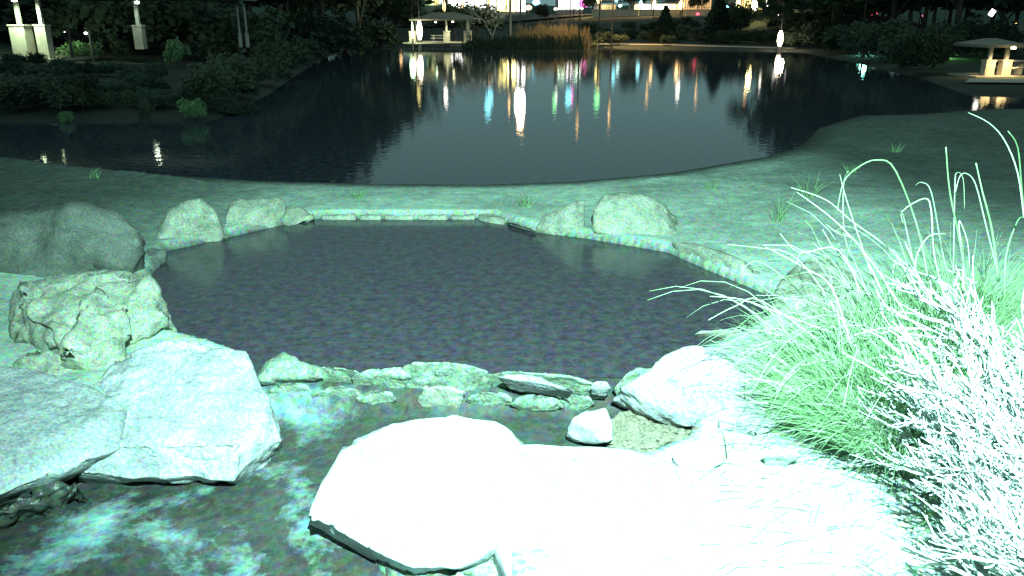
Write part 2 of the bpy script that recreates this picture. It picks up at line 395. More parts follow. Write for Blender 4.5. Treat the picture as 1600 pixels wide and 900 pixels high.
R('boulder', [(95,552,.22),(130,470,.35),(150,450,.36),(200,470,.33),(215,520,.2),(190,570,.06),(150,592,.03),(110,575,.05),(150,520,0)], M['tan'],
  'broken upright stone leaning on front of the craggy tan boulder', rough=.045, nscale=6, smooth_it=1, size=.022)
R('boulder', [(20,575,.1),(60,545,.16),(120,550,.14),(160,570,.1),(162,600,.04),(80,608,.03),(10,600,.03),(40,560,0)], M['tan'],
  'low rough stone below the craggy tan boulder, above the pale shelf', 'stone', rough=.04, nscale=6, size=.025)
R('boulder', [(-90,430,.0),(-60,350,.4),(0,332,.47),(60,319,.52),(130,318,.52),(190,340,.46),(225,375,.34),(240,425,.0),(200,446,0),(0,450,0),(-80,445,0),(-50,360,0),(190,360,0)], M['dark'],
  'big dull dark boulder behind the craggy tan boulder on the left', rough=.045, nscale=3, size=.05)
R('boulder', [(243,384,.02),(246,352,.14),(262,326,.28),(285,311,.36),(312,310,.37),(336,326,.28),(350,350,.13),(350,376,.0),(318,388,-.06),(270,394,-.06),(262,352,0),(335,350,0)], M['tan'],
  'rounded pale speckled boulder at the far left pool corner', rough=.018, nscale=5, smooth_it=3, size=.03)
R('boulder', [(243,372,.05),(244,352,.12),(258,346,.14),(275,360,.1),(275,388,0),(248,388,0),(255,360,0)], M['pale'],
  'small stone against the left foot of the rounded speckled boulder', 'stone', rough=.02, nscale=7, size=.025)
R('boulder', [(346,350,.1),(352,325,.2),(375,308,.25),(425,306,.25),(448,312,.22),(452,340,.04),(425,360,-.03),(395,366,-.03),(352,374,-.03),(362,335,0),(440,332,0)], M['tan'],
  'low squared boulder just right of the rounded speckled boulder', rough=.025, nscale=5, smooth_it=2, size=.03)
R('boulder', [(440,352,.0),(444,325,.12),(470,322,.12),(492,338,.05),(500,344,-.02),(450,358,-.02),(455,335,0),(490,335,0)], M['tan'],
  'flat little stone beside the low squared boulder', 'stone', rough=.02, nscale=6, size=.03)
R('boulder', [(222,400,.02),(235,385,.1),(262,388,.1),(262,410,.0),(235,440,-.05),(215,430,.02),(220,410,0)], M['dark'],
  'small dark stone between the rounded boulder and the big dark boulder', 'stone', rough=.02, nscale=6, size=.03)
# --- right far side
R('boulder', [(835,358,.03),(845,343,.11),(870,324,.22),(900,312,.3),(913,314,.31),(915,345,.1),(915,374,-.04),(880,375,-.04),(836,366,-.03),(855,342,0),(905,340,0)], M['tan'],
  'wedge shaped boulder with an upright right face at the far pool edge', rough=.014, nscale=5, smooth_it=1, size=.03)
R('boulder', [(921,360,.08),(924,328,.24),(945,304,.33),(975,298,.36),(1008,302,.35),(1040,316,.27),(1060,345,.13),(1066,385,.0),(1000,388,-.04),(925,374,-.04),(940,345,0),(1050,345,0)], M['tan'],
  'broad rounded boulder right of the wedge shaped boulder', rough=.025, nscale=4, smooth_it=2, size=.035)
R('boulder', [(1045,376,.10),(1090,378,.15),(1150,402,.14),(1190,428,.1),(1188,450,-.04),(1120,432,-.04),(1050,402,-.04),(1060,375,0),(1170,405,0)], M['tan'],
  'long low slab edging the right far side of the pool', 'rock', rough=.025, nscale=4, smooth_it=2, size=.035)
R('boulder', [(1205,470,.1),(1220,430,.22),(1250,405,.26),(1300,400,.26),(1345,430,.2),(1360,480,.15),(1340,540,.1),(1230,530,.02),(1195,500,.0),(1230,440,0),(1340,460,0)], M['tan'],
  'pale boulder half hidden behind the left side of the tall grass', rough=.03, nscale=4, smooth_it=2, size=.04)
R('boulder', [(1170,545,.12),(1210,500,.2),(1262,515,.22),(1290,560,.18),(1280,640,.08),(1200,640,.05),(1160,590,.06),(1200,540,-.1)], M['pale'],
  'pale low rock between the sloping boulder and the tall grass', 'rock', rough=.03, nscale=5, size=.03)
# far rim stones
rx = [(500,556),(560,596),(600,648),(652,700),(704,742),(746,790)]
rim = ['long', 'short', 'mid length', 'low', 'narrow', 'sloping']
for i, (a, b) in enumerate(rx):
    dy = 10 if i == 5 else 0
    R('rim_stone', [(a,336,.04),(b,336+dy*.7,.04),(b,353+dy,-.05),(a,353,-.05),(a+3,331,.04),(b-3,331+dy*.5,.04),(b,341,-.05),(a,341,-.05)], M['tan'],
      ['leftmost flat edging stone on the far pool rim, next to the flat little stone', 'second flat edging stone from the left on the far pool rim', 'third flat edging stone from the left on the far pool rim',
       'third flat edging stone from the right on the far pool rim', 'second flat edging stone from the right on the far pool rim', 'rightmost sloping edging stone on the far pool rim'][i],
      'edging stone', 'edging stones along the far rim of the pool', rough=.012, nscale=8, smooth_it=1, size=.03)
R('rim_stone', [(788,345,.04),(812,349,.05),(838,360,.04),(838,368,-.05),(795,352,-.05),(800,344,-.02)], M['tan'], 'last edging stone touching the wedge shaped boulder',
  'edging stone', 'edging stones along the far rim of the pool', rough=.012, nscale=8, smooth_it=1, size=.03)

# --- the weir
def wr(pts, mat, label, rough=.012, ns=5): R('weir_stone', pts, mat, label, 'stone', 'stones of the weir', rough=min(rough,.014), nscale=ns, smooth_it=3, size=.022)
wr([(395,596,.0),(415,562,.09),(440,545,.12),(470,566,.10),(505,572,.09),(512,592,0.04),(470,612,-.15),(405,618,-.2)], M['moss'], 'leftmost mossy weir stone by the large flat topped boulder')
wr([(480,570,.08),(530,571,.10),(562,580,.08),(578,602,-.03),(520,618,-.15),(475,612,-.12)], M['moss'], 'low mossy weir stone next to the leftmost one')
wr([(540,586,.06),(575,572,.11),(640,568,.12),(650,590,.06),(625,622,-.1),(560,625,-.15)], M['moss'], 'mossy weir stone left of the tall middle one')
wr([(605,585,.06),(630,566,.14),(690,562,.16),(750,572,.13),(785,588,.05),(765,618,-.08),(690,640,-.15),(620,632,-.15)], M['moss'], 'biggest green mossy stone in the middle of the weir', .045)
wr([(645,625,-.06),(662,601,.06),(705,598,.07),(735,612,.02),(726,640,-.12),(655,643,-.12)], M['tan'], 'pale wet stone at the foot of the big mossy weir stone', .018)
wr([(750,586,.06),(795,577,.12),(900,586,.13),(955,604,.07),(950,626,-.08),(840,634,-.12),(760,622,-.12)], M['moss'], 'long mossy weir stone under the pale slab')
wr([(770,588,.13),(786,582,.15),(848,587,.16),(905,612,.14),(893,625,.0),(795,610,.0),(850,615,-.05)], M['pale'], 'narrow white slab lying on the long mossy weir stone', .006)
wr([(915,606,.08),(930,592,.13),(950,592,.13),(962,606,.08),(950,622,.0),(922,620,.0)], M['pale'], 'little white rounded stone at the right end of the weir', .006)
for k_, (x_, y_, w_, lb_) in enumerate([(455,612,42,'small wet stone under the leftmost mossy weir stones'),(528,618,52,'wet stone below the low mossy weir stone'),(590,624,40,'wet lump left of the foot of the biggest mossy stone'),(765,626,46,'wet lump below the left end of the pale slab'),(840,632,50,'wet lump below the middle of the pale slab'),(900,630,36,'wet lump near the little white rounded stone')]):
    wr([(x_-w_,y_,-.05),(x_-w_*.6,y_-14,.0),(x_,y_-18,.03),(x_+w_*.7,y_-12,.0),(x_+w_,y_+4,-.06),(x_+w_*.3,y_+16,-.13),(x_-w_*.6,y_+14,-.13)], M['moss'], lb_, .015, 8)
wr([(975,582,.12),(1000,568,.16),(1038,573,.15),(1045,600,.04),(960,628,-.05),(950,610,0.02)], M['moss'], 'dull green stone tucked behind the sloping pale boulder', .025)
# --- right side
R('boulder', [(953,626,.0),(975,602,.14),(1030,566,.28),(1085,539,.36),(1100,542,.36),(1125,560,.33),(1190,585,.24),(1215,640,.1),(1150,672,.05),(1060,668,-.0),(1000,650,-.08),(970,640,-.1),(1100,580,0),(960,628,-.2),(1050,680,-.3)], M['pale'],
  'sloping pale boulder with a pointed top at the right end of the weir', rough=.022, nscale=4, smooth_it=2, size=.028)
R('boulder', [(1100,560,.2),(1130,540,.28),(1180,545,.28),(1230,580,.22),(1250,650,.12),(1180,690,.06),(1110,680,.05),(1160,590,0)], M['pale'],
  'pale rounded rock leaning on the right of the pointed boulder', 'rock', rough=.03, nscale=5, size=.03)
R('flat_stone', [(1084,522,.03),(1092,516,.05),(1130,512,.06),(1163,515,.05),(1166,526,.0),(1125,530,-.02),(1088,530,-.03)], M['tan'],
  'flat pale stone poking out of the pool near the grass', 'stone', rough=.008, nscale=9, smooth_it=1, size=.02)
R('boulder', [(884,680,-.05),(892,655,.05),(915,642,.09),(948,635,.13),(962,660,.08),(958,690,.0),(930,697,-.06),(890,690,-.15),(950,660,-.25),(900,660,-.2)], M['white'],
  'small white boulder standing in the basin beside the brown debris', rough=.012, nscale=6, smooth_it=2, size=.02)
R('boulder', [(1048,720,.08),(1058,695,.14),(1090,686,.17),(1125,697,.15),(1133,722,.1),(1110,742,.06),(1065,740,.05),(1090,700,-.05)], M['white'],
  'small half buried white boulder on the gravel right of the basin', rough=.01, nscale=6, size=.02)
R('flat_stone', [(1188,712,.13),(1205,700,.17),(1240,699,.18),(1254,712,.15),(1225,732,.04),(1192,732,.04),(1220,715,.0)], M['white'],
  'flat white stone lying at the foot of the tall grass', 'stone', rough=.006, nscale=9, smooth_it=1, size=.02)
# --- front boulder
R('boulder', [(474,806,.04),(505,755,.12),(528,700,.17),(560,685,.18),(600,664,.22),(655,652,.25),(710,646,.27),(775,654,.26),(800,670,.24),(818,700,.2),(870,760,.12),(850,820,.1),(775,852,.08),(716,884,.03),(645,892,-.0),(560,852,.0),
              (474,830,-.3),(560,885,-.4),(650,925,-.4),(760,900,-.3),(880,850,-.2),(830,730,-.3),(560,720,-.4)], M['white'],
  'large blown out white boulder in the front centre of the photo', rough=.02, nscale=4, smooth_it=1, size=.03)
R('boulder', [(760,690,.12),(830,694,.12),(1000,700,.11),(1060,720,.1),(1090,800,.1),(1000,900,.1),(800,930,.1),(770,860,.08),(800,940,-.3),(1000,940,-.3),(1000,720,-.3),(820,720,-.3),(765,890,-.3)], M['white'],
  'broad flat pale rock slab right of the large white front boulder', 'rock', rough=.01, nscale=3, smooth_it=2, size=.035)
R('boulder', [(705,900,-.05),(740,868,.0),(772,853,.03),(782,880,-.02),(780,925,-.1),(700,930,-.15),(760,870,-.3)], M['moss'],
  'mossy wet stone wedged at the bottom edge below the white front boulder', 'stone', rough=.03, nscale=9, size=.018)
R('boulder', [(-80,845,-.15),(0,790,-.08),(60,760,-.06),(100,742,-.06),(135,755,-.1),(140,800,-.3),(60,850,-.4),(-60,900,-.45),(0,800,-.5)], M['wet'],
  'dark wet rough rock at the lower left below the pale shelf', 'rock', rough=.045, nscale=7, smooth_it=1, size=.022)
R('boulder', [(372,742,-.22),(395,712,-.14),(425,690,-.1),(440,700,-.14),(450,735,-.3),(400,765,-.4),(420,700,-.4)], M['wet'],
  'dark wet stone under the right tip of the large flat topped boulder', 'stone', rough=.02, nscale=8, smooth_it=1, size=.02)

# ------------------------------------------------------------------ loose cover: gravel, debris, straw
def scatter(name, spots, mat, label, smin, smax, flat=.5):
    V, F = [], []
    for (x, y, z) in spots:
        s = random.uniform(smin, smax); k = len(V); a = random.random()*6.28
        n = 5
        for j in range(n):
            t = a+j*2*math.pi/n; r = s*random.uniform(.7, 1.1); V.append((x+r*math.cos(t), y+r*math.sin(t), z+random.uniform(-.2,.2)*s*flat))
        V.append((x+random.uniform(-.2,.2)*s, y, z+s*flat*random.uniform(.6,1)))
        for j in range(n): F.append((k+j, k+(j+1)%n, k+n))
    o = obj(name, mesh(name, V, F), mat); tag(o, label, None, None, 'stuff'); return o
def in_px(poly_px, n, z=.08):
    pl = np.array(poly_px, float); lo = pl.min(0); hi = pl.max(0); outl = []
    while len(outl) < n:
        q = rng.uniform(lo, hi, (n, 2)); d = sdf(q[:,0], q[:,1], pl)
        outl += [tuple(v) for v in q[d < 0]]
    pts = []
    for px, py in outl[:n]: w = P(px, py, z); pts.append((w.x, w.y))
    A = np.array(pts); h = height(A[:,0], A[:,1])[0]
    return [(a[0], a[1], float(b)) for a, b in zip(A, h)]
M['debris'] = mottled('leaf_debris', [(.10,.10,.07), (.2,.17,.12)], 25, bump=0)
M['gravel'] = mottled('gravel', [(.20,.22,.22), (.36,.37,.38), (.55,.55,.55)], 25, bump=0)
sp = in_px([(945,665),(1000,640),(1075,672),(1085,695),(1000,708),(955,704)], 5000, -.08)
scatter('debris', [(x, y, -.105+.05*random.random()**2 + max(0,(x-.62))*.06) for x, y, z in sp], M['debris'], 'brown leaf and twig debris floating in the corner of the basin', .008, .022, .6)
scatter('gravel', in_px([(1040,720),(1140,690),(1300,690),(1600,760),(1800,1000),(700,1000),(1000,860)], 9000), M['gravel'], 'fine pale gravel covering the ground at the lower right', .004, .013)
scatter('pebbles', in_px([(-100,560),(120,600),(190,600),(240,500),(160,600),(60,740),(-100,800)], 500), M['tan'], 'small pebbles lying on the pale bank at the left', .005, .014, .6)
def ribbons(name, blades, mat, parent=None, up=Vector((0,0,1))):
    """blades: list of (points, width); a ribbon folded in a shallow V"""
    V, F = [], []
    for pts, w in blades:
        n = len(pts); k = len(V)
        side = (pts[-1]-pts[0]).cross(Vector((random.uniform(-1,1), random.uniform(-1,1), random.uniform(-.3,.6))))
        if side.length < 1e-6: side = Vector((1,0,0))
        side.normalize()
        for i, p in enumerate(pts):
            ww = w*(1-(i/(n-1))**2*.85)*.5
            V.append(p-side*ww); V.append(p+side*ww)
        for i in range(n-1): F.append((k+2*i, k+2*i+1, k+2*i+3, k+2*i+2))
    return obj(name, mesh(name, V, F, True), mat, parent)
bl = []
for x, y, z in in_px([(1080,690),(1300,640),(1600,760),(1700,1000),(1150,1000),(1050,800)], 600):
    a = random.uniform(-.6, 1.2); l = random.uniform(.04, .2); d = Vector((math.cos(a), math.sin(a), 0))
    p0 = Vector((x, y, z+.012)); bl.append(([p0, p0+d*l*.5+Vector((0,0,random.uniform(0,.02))), p0+d*l+Vector((random.uniform(-.02,.02),0,0))], random.uniform(.002,.005)))
o = ribbons('straw_litter', bl, M['straw']); tag(o, 'dry pale straw litter strewn on the gravel below the grass', None, None, 'stuff')

# ------------------------------------------------------------------ tall bunch grass at the right
def arc(p0, az, lean, L, droop, n=8):
    """curve that starts upright-ish and bends over"""
    pts = [p0.copy()]; d = Vector((math.cos(az)*math.sin(lean), math.sin(az)*math.sin(lean), math.cos(lean)))
    h = Vector((math.cos(az), math.sin(az), 0)); st = L/(n-1)
    for i in range(n-1):
        t = (i+1)/(n-1)
        d = (d + (h*.5 - Vector((0,0,1)))*droop*t*t*.9 + Vector((random.uniform(-1,1), random.uniform(-1,1), random.uniform(-1,1)))*.06).normalized()
        pts.append(pts[-1]+d*st)
    return pts
def clump(name, c, rad, n, L, label, mats, heads=0, lean=(.05,.95), az0=None):
    t = thing(name, c, label, 'grass clump')
    for mi, (mat, frac) in enumerate(mats):
        B = []
        for i in range(int(n*frac)):
            a = random.uniform(0, 6.283); r = rad*math.sqrt(random.random())
            q = Vector((r*math.cos(a), r*math.sin(a), -.03))
            az = a if random.random() < .8 else random.uniform(0, 6.283)
            if az0 is not None and random.random() < .2: az = random.gauss(az0, .7)
            ln = lean[0] + (lean[1]-lean[0])*(r/rad)*random.uniform(.5, 1.1)
            B.append((arc(q, az, ln, L*random.uniform(.45, 1.0), random.uniform(.05, .55), 7), random.uniform(.0018,.0042)))
        o = ribbons('leaves', B, mat, t); o['kind'] = 'stuff'
    return t
gc = P(1452, 715, .2)
G = clump('bunch_grass', gc + Vector((.0,.25,0)), .30, 7500, .60, 'tall green bunch grass with arching pale stalks at the right', [(M['grass'], .82), (M['straw'], .18)], az0=math.pi, lean=(.05, 1.0))
gc2 = P(1520, 560, .25)
clump('bunch_grass', gc2+Vector((.15,.35,0)), .26, 1500, .55, 'second darker green grass clump between the tall grass and the silver shrub', [(M['grass'], .85), (M['straw'], .15)])
# arching stalks, each one a part of the clump
def stalk(pp, D0, D1, r, mat='straw'):
    n = len(pp); pts = [PD(px, py, D0+(D1-D0)*i/(n-1)) for i, (px, py) in enumerate(pp)]
    # catmull-rom
    Q = []
    for i in range(n-1):
        a, b, c, d = pts[max(i-1,0)], pts[i], pts[i+1], pts[min(i+2,n-1)]
        for k in range(4):
            t = k/4; Q.append(.5*((2*b)+(-a+c)*t+(2*a-5*b+4*c-d)*t*t+(-a+3*b-3*c+d)*t*t*t))
    Q.append(pts[-1]); Q = [q-G.location for q in Q]; m = len(Q)
    MB().tube(Q, [r*(1-.6*i/(m-1)) for i in range(m)], 5).obj('stalk', M[mat], G, True)
SD = 2.9
ST = [([(1400,560),(1365,440),(1325,320),(1312,272)], 'straw'), ([(1460,520),(1440,380),(1400,268),(1370,250),(1340,262),(1318,285),(1308,330)], 'grass'),
      ([(1440,480),(1400,400),(1330,345),(1290,312),(1236,293)], 'straw'), ([(1420,500),(1370,420),(1310,350),(1245,300)], 'straw'),
      ([(1380,520),(1340,420),(1320,370),(1318,290),(1325,268)], 'straw'), ([(1490,480),(1470,380),(1455,300),(1440,285),(1430,290)], 'straw'),
      ([(1480,480),(1460,400),(1455,330),(1445,310),(1410,330),(1412,350)], 'straw'), ([(1520,500),(1500,380),(1484,300),(1478,230)], 'grass'),
      ([(1488,500),(1490,400),(1492,290),(1495,270),(1505,280),(1507,330)], 'straw'), ([(1560,430),(1540,350),(1525,290),(1512,272),(1500,275),(1493,300)], 'straw'),
      ([(1560,440),(1550,360),(1535,300),(1525,255)], 'grass'), ([(1600,340),(1590,270),(1570,220),(1545,192),(1513,176)], 'straw'), ([(1600,330),(1596,290),(1590,230),(1575,205)], 'grass'),
      ([(1320,520),(1290,460),(1240,400),(1190,388),(1137,382)], 'straw'), ([(1330,540),(1300,450),(1260,420),(1195,385)], 'straw'),
      ([(1300,540),(1260,470),(1220,430),(1183,408),(1160,420)], 'straw'), ([(1300,560),(1240,480),(1200,455),(1158,420)], 'straw'),
      ([(1300,520),(1220,490),(1160,468),(1109,463)], 'straw'), ([(1290,540),(1190,470),(1150,478),(1107,500)], 'straw'),
      ([(1290,590),(1210,545),(1150,538),(1095,540)], 'straw'), ([(1310,600),(1200,560),(1150,545),(1110,532)], 'straw'),
      ([(1350,470),(1310,390),(1250,395),(1219,365)], 'straw'), ([(1400,470),(1370,420),(1330,370),(1305,362)], 'straw'), ([(1420,440),(1380,390),(1330,355),(1306,361)], 'straw'),
      ([(1360,470),(1330,420),(1310,400),(1285,358)], 'straw'), ([(1380,460),(1340,380),(1310,365),(1290,350)], 'grass'),
      ([(1350,500),(1310,420),(1290,400),(1255,392),(1245,410)], 'straw'), ([(1400,500),(1395,430),(1402,405),(1410,440),(1412,480)], 'straw'),
      ([(1500,500),(1505,420),(1498,352),(1502,350),(1512,380),(1515,420)], 'straw'), ([(1440,460),(1425,400),(1412,340),(1408,330)], 'straw'),
      ([(1220,690),(1205,640),(1198,560),(1202,500)], 'straw'), ([(1180,700),(1165,620),(1170,570),(1178,540)], 'straw'), ([(1145,700),(1150,650),(1152,632),(1175,628),(1200,630)], 'straw'),
      ([(1400,450),(1440,440),(1470,450),(1500,470)], 'straw'), ([(1560,470),(1575,420),(1590,400),(1600,405)], 'straw'), ([(1570,470),(1572,400),(1590,345),(1602,340)], 'grass'),
      ([(1440,450),(1430,410),(1450,370),(1480,365)], 'straw')]
for i, (pp, mt) in enumerate(ST):
    d = SD + .35*math.sin(i*1.7)
    stalk(pp, d, d+.25*math.cos(i*2.3), .0031 if mt == 'straw' else .004, mt)
# extra random arching stalks
for i in range(110):
    a = random.gauss(math.pi*.95, 1.0); q = Vector((random.uniform(-.28,.2), random.uniform(-.2,.3), 0))
    pts = arc(q, a, random.uniform(.15, .8), random.uniform(.6, .98), random.uniform(.25, .9), 10)
    MB().tube(pts, [.0026*(1-.6*j/9) for j in range(10)], 4).obj('stalk', M['straw' if i % 3 else 'grass'], G, True)
for i, (px, py, lb) in enumerate([(1215,335,'thin faint weed standing on the sandy bank behind the pool'), (1265,300,'sparse weed tuft on the dark bank right of the pool')]):
    c = P(px, py+15, .1); t = thing('weed', c, lb, 'weed')
    B = [(arc(Vector((random.uniform(-.05,.05),0,0)), random.uniform(0,6.28), random.uniform(.1,.6), random.uniform(.15,.42), .3, 6), .006) for _ in range(26)]
    ribbons('leaves', B, M['grass'], t)

for i, (px, py, lb) in enumerate([(1110,300,'tiny tuft above the broad rounded boulder at right'), (1330,270,'tiny tuft high on the dark bank at right'), (150,290,'tiny tuft on the bank above the big dull dark boulder'), (1400,230,'tiny tuft near the lake edge at right'), (560,305,'tiny tuft in the middle of the sandy strip'), (820,318,'tiny tuft left of the wedge shaped boulder')]):
    c = P(px, py, .1); c.z = hz(c.x, c.y); t = thing('weed', c, lb, 'weed')
    B = [(arc(Vector((random.uniform(-.05,.05),random.uniform(-.04,.04),0)), random.uniform(0,6.28), random.uniform(.1,.8), random.uniform(.06,.16), .3, 5), .006) for _ in range(30)]
    ribbons('leaves', B, M['grass'], t)

# ------------------------------------------------------------------ silver twiggy shrub at the lower right
sh = thing('twiggy_shrub', P(1815, 1030, .2), 'dense silver white twiggy shrub in the lower right corner', 'shrub')
def shrub():
    big = []; tw = MB()
    def grow(p, d, L, r, lvl):
        n = 4; pts = [p]; 
        for i in range(n):
            d2 = (d + Vector((random.gauss(0,.10), random.gauss(0,.10), random.gauss(.03,.08)))).normalized(); d = d2
            pts.append(pts[-1]+d*L/n)
        rad = [r*(1-.45*i/n) for i in range(n+1)]
        if lvl == 0: big.append((pts, rad))
        else: tw.tube(pts, rad, 4)
        if lvl < 3:
            m = (8, 6, 3)[lvl]
            for j in range(m):
                i = random.randint(1, n) if lvl else random.randint(2, n)
                ax = Vector((random.gauss(0,1), random.gauss(0,1), random.gauss(0,1))); ax = (ax-d*ax.dot(d)).normalized()
                dd = (d + ax*random.uniform(.25,.6) + Vector((-.12,0,.06))).normalized()
                grow(pts[i], dd, L*random.uniform(.5,.72), max(r*.66, .0028), lvl+1)
    for k in range(46):
        a = math.pi*random.uniform(.55, 1.2); e = random.uniform(.05, 1.25)
        d = Vector((math.cos(a)*math.cos(e), math.sin(a)*math.cos(e)*.75, math.sin(e)))
        p = Vector((random.uniform(-.1,.4), random.uniform(-.15,.7), random.uniform(-.1,.1)))
        grow(p, d, random.uniform(.28,.43), .0058, 0)
    for pts, rad in big: MB().tube(pts, rad, 6).obj('branch', M['twig'], sh, True)
    o = tw.obj('twigs', M['twig'], sh, True); o['kind'] = 'stuff'
    V, F = [], []
    for i in range(22000):
        p = Vector(tw.V[random.randrange(len(tw.V))]); d = Vector((random.gauss(-.3,1), random.gauss(0,1), random.gauss(.6,1))).normalized(); b = d.orthogonal().normalized()*.0016; L = random.uniform(.008,.022)
        k = len(V); V += [p, p+d*L*.5+b, p+d*L, p+d*L*.5-b]; F.append((k,k+1,k+2,k+3))
    o = obj('leaves', mesh('leaves', V, F), M['twig'], sh); o['kind'] = 'stuff'
shrub()

# ------------------------------------------------------------------ far shore: trees and shrubs
def crown_mesh(kind, seed, n):
    r = random.Random(seed); V, F = [], []
    if kind == 'cone':
        cl = [(Vector((0,0,.1+.9*t)), .42*(1-t)+.04) for t in [i/14 for i in range(15)]]
    elif kind == 'reed': cl = [(Vector((r.uniform(-1,1), r.uniform(-.3,.3), r.uniform(.1,.5))), .3) for _ in range(40)]
    else:
        cl = []
        for _ in range(26):
            a = r.uniform(0,6.28); e = r.uniform(-.5,1.2); q = r.uniform(.25,.8)
            cl.append((Vector((math.cos(a)*math.cos(e)*q*.62, math.sin(a)*math.cos(e)*q*.62, .58+.42*math.sin(e)*q)), r.uniform(.12,.24)))
    for i in range(n):
        c, rad = cl[r.randrange(len(cl))]
        v = Vector((r.gauss(0,1), r.gauss(0,1), r.gauss(0,1))); v = v.normalized()*rad*(r.random()**.4)
        if kind == 'cone': v.z *= .35
        p = c+v; s = r.uniform(.012,.03)*(1.3 if kind != 'reed' else .6); ax = Vector((r.gauss(0,1), r.gauss(0,1), r.gauss(0,1))).normalized(); bx = ax.orthogonal().normalized()
        if kind == 'reed': ax = Vector((r.gauss(0,.15), r.gauss(0,.15), 1)).normalized(); bx = Vector((1,0,0))
        L = s*(6 if kind == 'reed' else 1.5); k = len(V)
        V += [p-ax*L-bx*s*.3, p+bx*s, p+ax*L, p-bx*s]; F.append((k,k+1,k+2,k+3))
    return mesh('crown', V, F)
CR = {}
def crown(kind, v, mat):
    k = (kind, v, mat)
    if k not in CR:
        CR[k] = crown_mesh(kind, v*13+5, {'round':2600,'cone':2200,'reed':2200,'bush':2200}[kind]); CR[k].materials.append(M[mat])
    return CR[k]
def trunk_mesh(seed):
    r = random.Random(seed); m = MB()
    m.tube([(0,0,-.03),(.01,0,.2),(0,.01,.45),(.02,0,.75)], [.03,.022,.017,.008], 7)
    for i in range(5):
        a = r.uniform(0,6.28); z = r.uniform(.22,.5); q = r.uniform(.2,.34)
        m.tube([(0,0,z),(math.cos(a)*q*.5, math.sin(a)*q*.5, z+.14),(math.cos(a)*q, math.sin(a)*q, z+.3)], [.012,.008,.003], 5)
    return mesh('trunk', m.V, m.F, True)
TR = [trunk_mesh(i) for i in range(3)]
for t_ in TR: t_.materials.append(M['bark'])
def tree(px, D, h, label, kind='round', mat='foliage', group='dark trees on the far shore', w=1.0, cat='tree', zoff=0):
    p = PD(px, 60, D); z = hz(p.x, p.y)+zoff
    t = thing({'round':'tree','cone':'conifer_tree','bush':'bush','reed':'reed_bed'}[kind], (p.x, p.y, z), label, cat, group, random.uniform(0,6.28) if kind != 'reed' else 0)
    c = obj('crown' if kind in ('round','cone') else 'foliage', crown(kind, random.randrange(3), mat), None, t); c['kind'] = 'stuff'
    if kind == 'bush': c.location.z = -h*.25
    c.scale = (h*w, h*w, h)
    if kind == 'bush': c.scale.z = h*1.25
    if kind in ('round', 'cone'):
        tr = obj('trunk', TR[random.randrange(3)], None, t); tr.scale = (h, h, h)
    return t
GL = 'dark trees on the left shore'
for i, (px, D, h, w) in enumerate([(-260,52,13,1),(-150,60,15,1.1),(-60,56,12,1),(20,62,14,1.1),(110,58,12,1.1),(185,66,14,1),(262,60,11,1.2),(330,62,13,1.1),(395,66,12,1.1),(450,76,13,1.1),(505,84,12,1.1),(560,98,12,1.1),(-20,90,17,1.2),(150,95,18,1.2),(300,100,17,1.2),(440,110,16,1.2),(540,125,13,1.2)]):
    tree(px, D, h, 'dense dark tree standing in the row along the left shore', group=GL, w=w)
for k in range(16):
    tree(-60+k*42+random.uniform(-12,12), random.uniform(112,140), random.uniform(13,17), 'x', group=GL, w=1.5)
GR = 'dark trees on the right shore'
for k in range(10):
    tree(1262+k*40+random.uniform(-12,12), random.uniform(105,135), random.uniform(9,13), 'x', group=GR, w=1.5)
for i, (px, D, h, w) in enumerate([(1255,96,7,1),(1300,84,11,1.1),(1345,92,9,1.1),(1390,78,12,1.1),(1440,84,10,1.1),(1490,74,12,1.1),(1560,78,9.5,1),(1640,66,14,1.1),(1720,60,13,1.2),(1820,56,14,1.2),(1350,130,10,1.3),(1480,120,11,1.3),(1620,110,14,1.3)]):
    tree(px, D, h, 'dense dark tree standing in the row along the right shore', group=GR, w=w)
GB = 'bushes along the left waterline'
for i in range(22):
    px = -240+i*36+random.uniform(-8,8); y = float(np.interp(px, [s[0] for s in SHORE], [s[1] for s in SHORE])); D = P(px, y, LAKE).y+random.uniform(.6,1.6)
    if any(abs(px-q) < 22 for q in (280,)): continue
    tree(px, D, random.uniform(1.0, 1.3) if px < 130 else random.uniform(.4, .7) if px < 330 else random.uniform(1.2,2.2), 'low dark bush at the left waterline', 'bush', 'foliage', GB, 1.5, 'bush')  # far left ones grown taller to block the pillars' reflections in the lake
for i in range(46):
    px = random.uniform(-40, 380); D = random.uniform(28.5, 41)
    tree(px, D, random.uniform(.35,.75), 'x', 'bush', 'foliage2', 'low scrub on the left bank', 1.8, 'bush')
for i in range(18):
    px = -60+i*38+random.uniform(-10,10)
    tree(px, 54+ (i%3)*9 + max(0,(px-400)*.16), random.uniform(3.2,4.6), 'x', 'bush', 'foliage', 'dark bushes filling the left bank', 1.5, 'bush')
for i, (px, D, h, lb) in enumerate([(285,27.5,.8,'green shrub added for a lit reflection at the left waterline, larger one'),(82,27.2,.45,'small green shrub added for a lit reflection at the far left waterline'),(213,27.2,.9,'thin faint shrub added for a reflection at the left waterline between the green ones')]):
    tree(px, D, h, lb, 'bush', 'grass' if i != 2 else 'foliage', None, 1.1 if i < 2 else .6, 'bush')  # added shrubs stand in for lake reflections, brighter green for the lit ones
GC = 'bushes along the right waterline'
for i in range(28):
    px = 1236+i*12+random.uniform(-6,6); y = float(np.interp(px, [s[0] for s in SHORE], [s[1] for s in SHORE])); D = P(px, y, LAKE).y+random.uniform(.8,16)
    if px > 1470 and D < 62: D = 62+random.uniform(0,6)
    tree(px, D, random.uniform(1.6, 3.2), 'low dark bush at the right waterline', 'bush', 'foliage', GC, 1.4, 'bush')
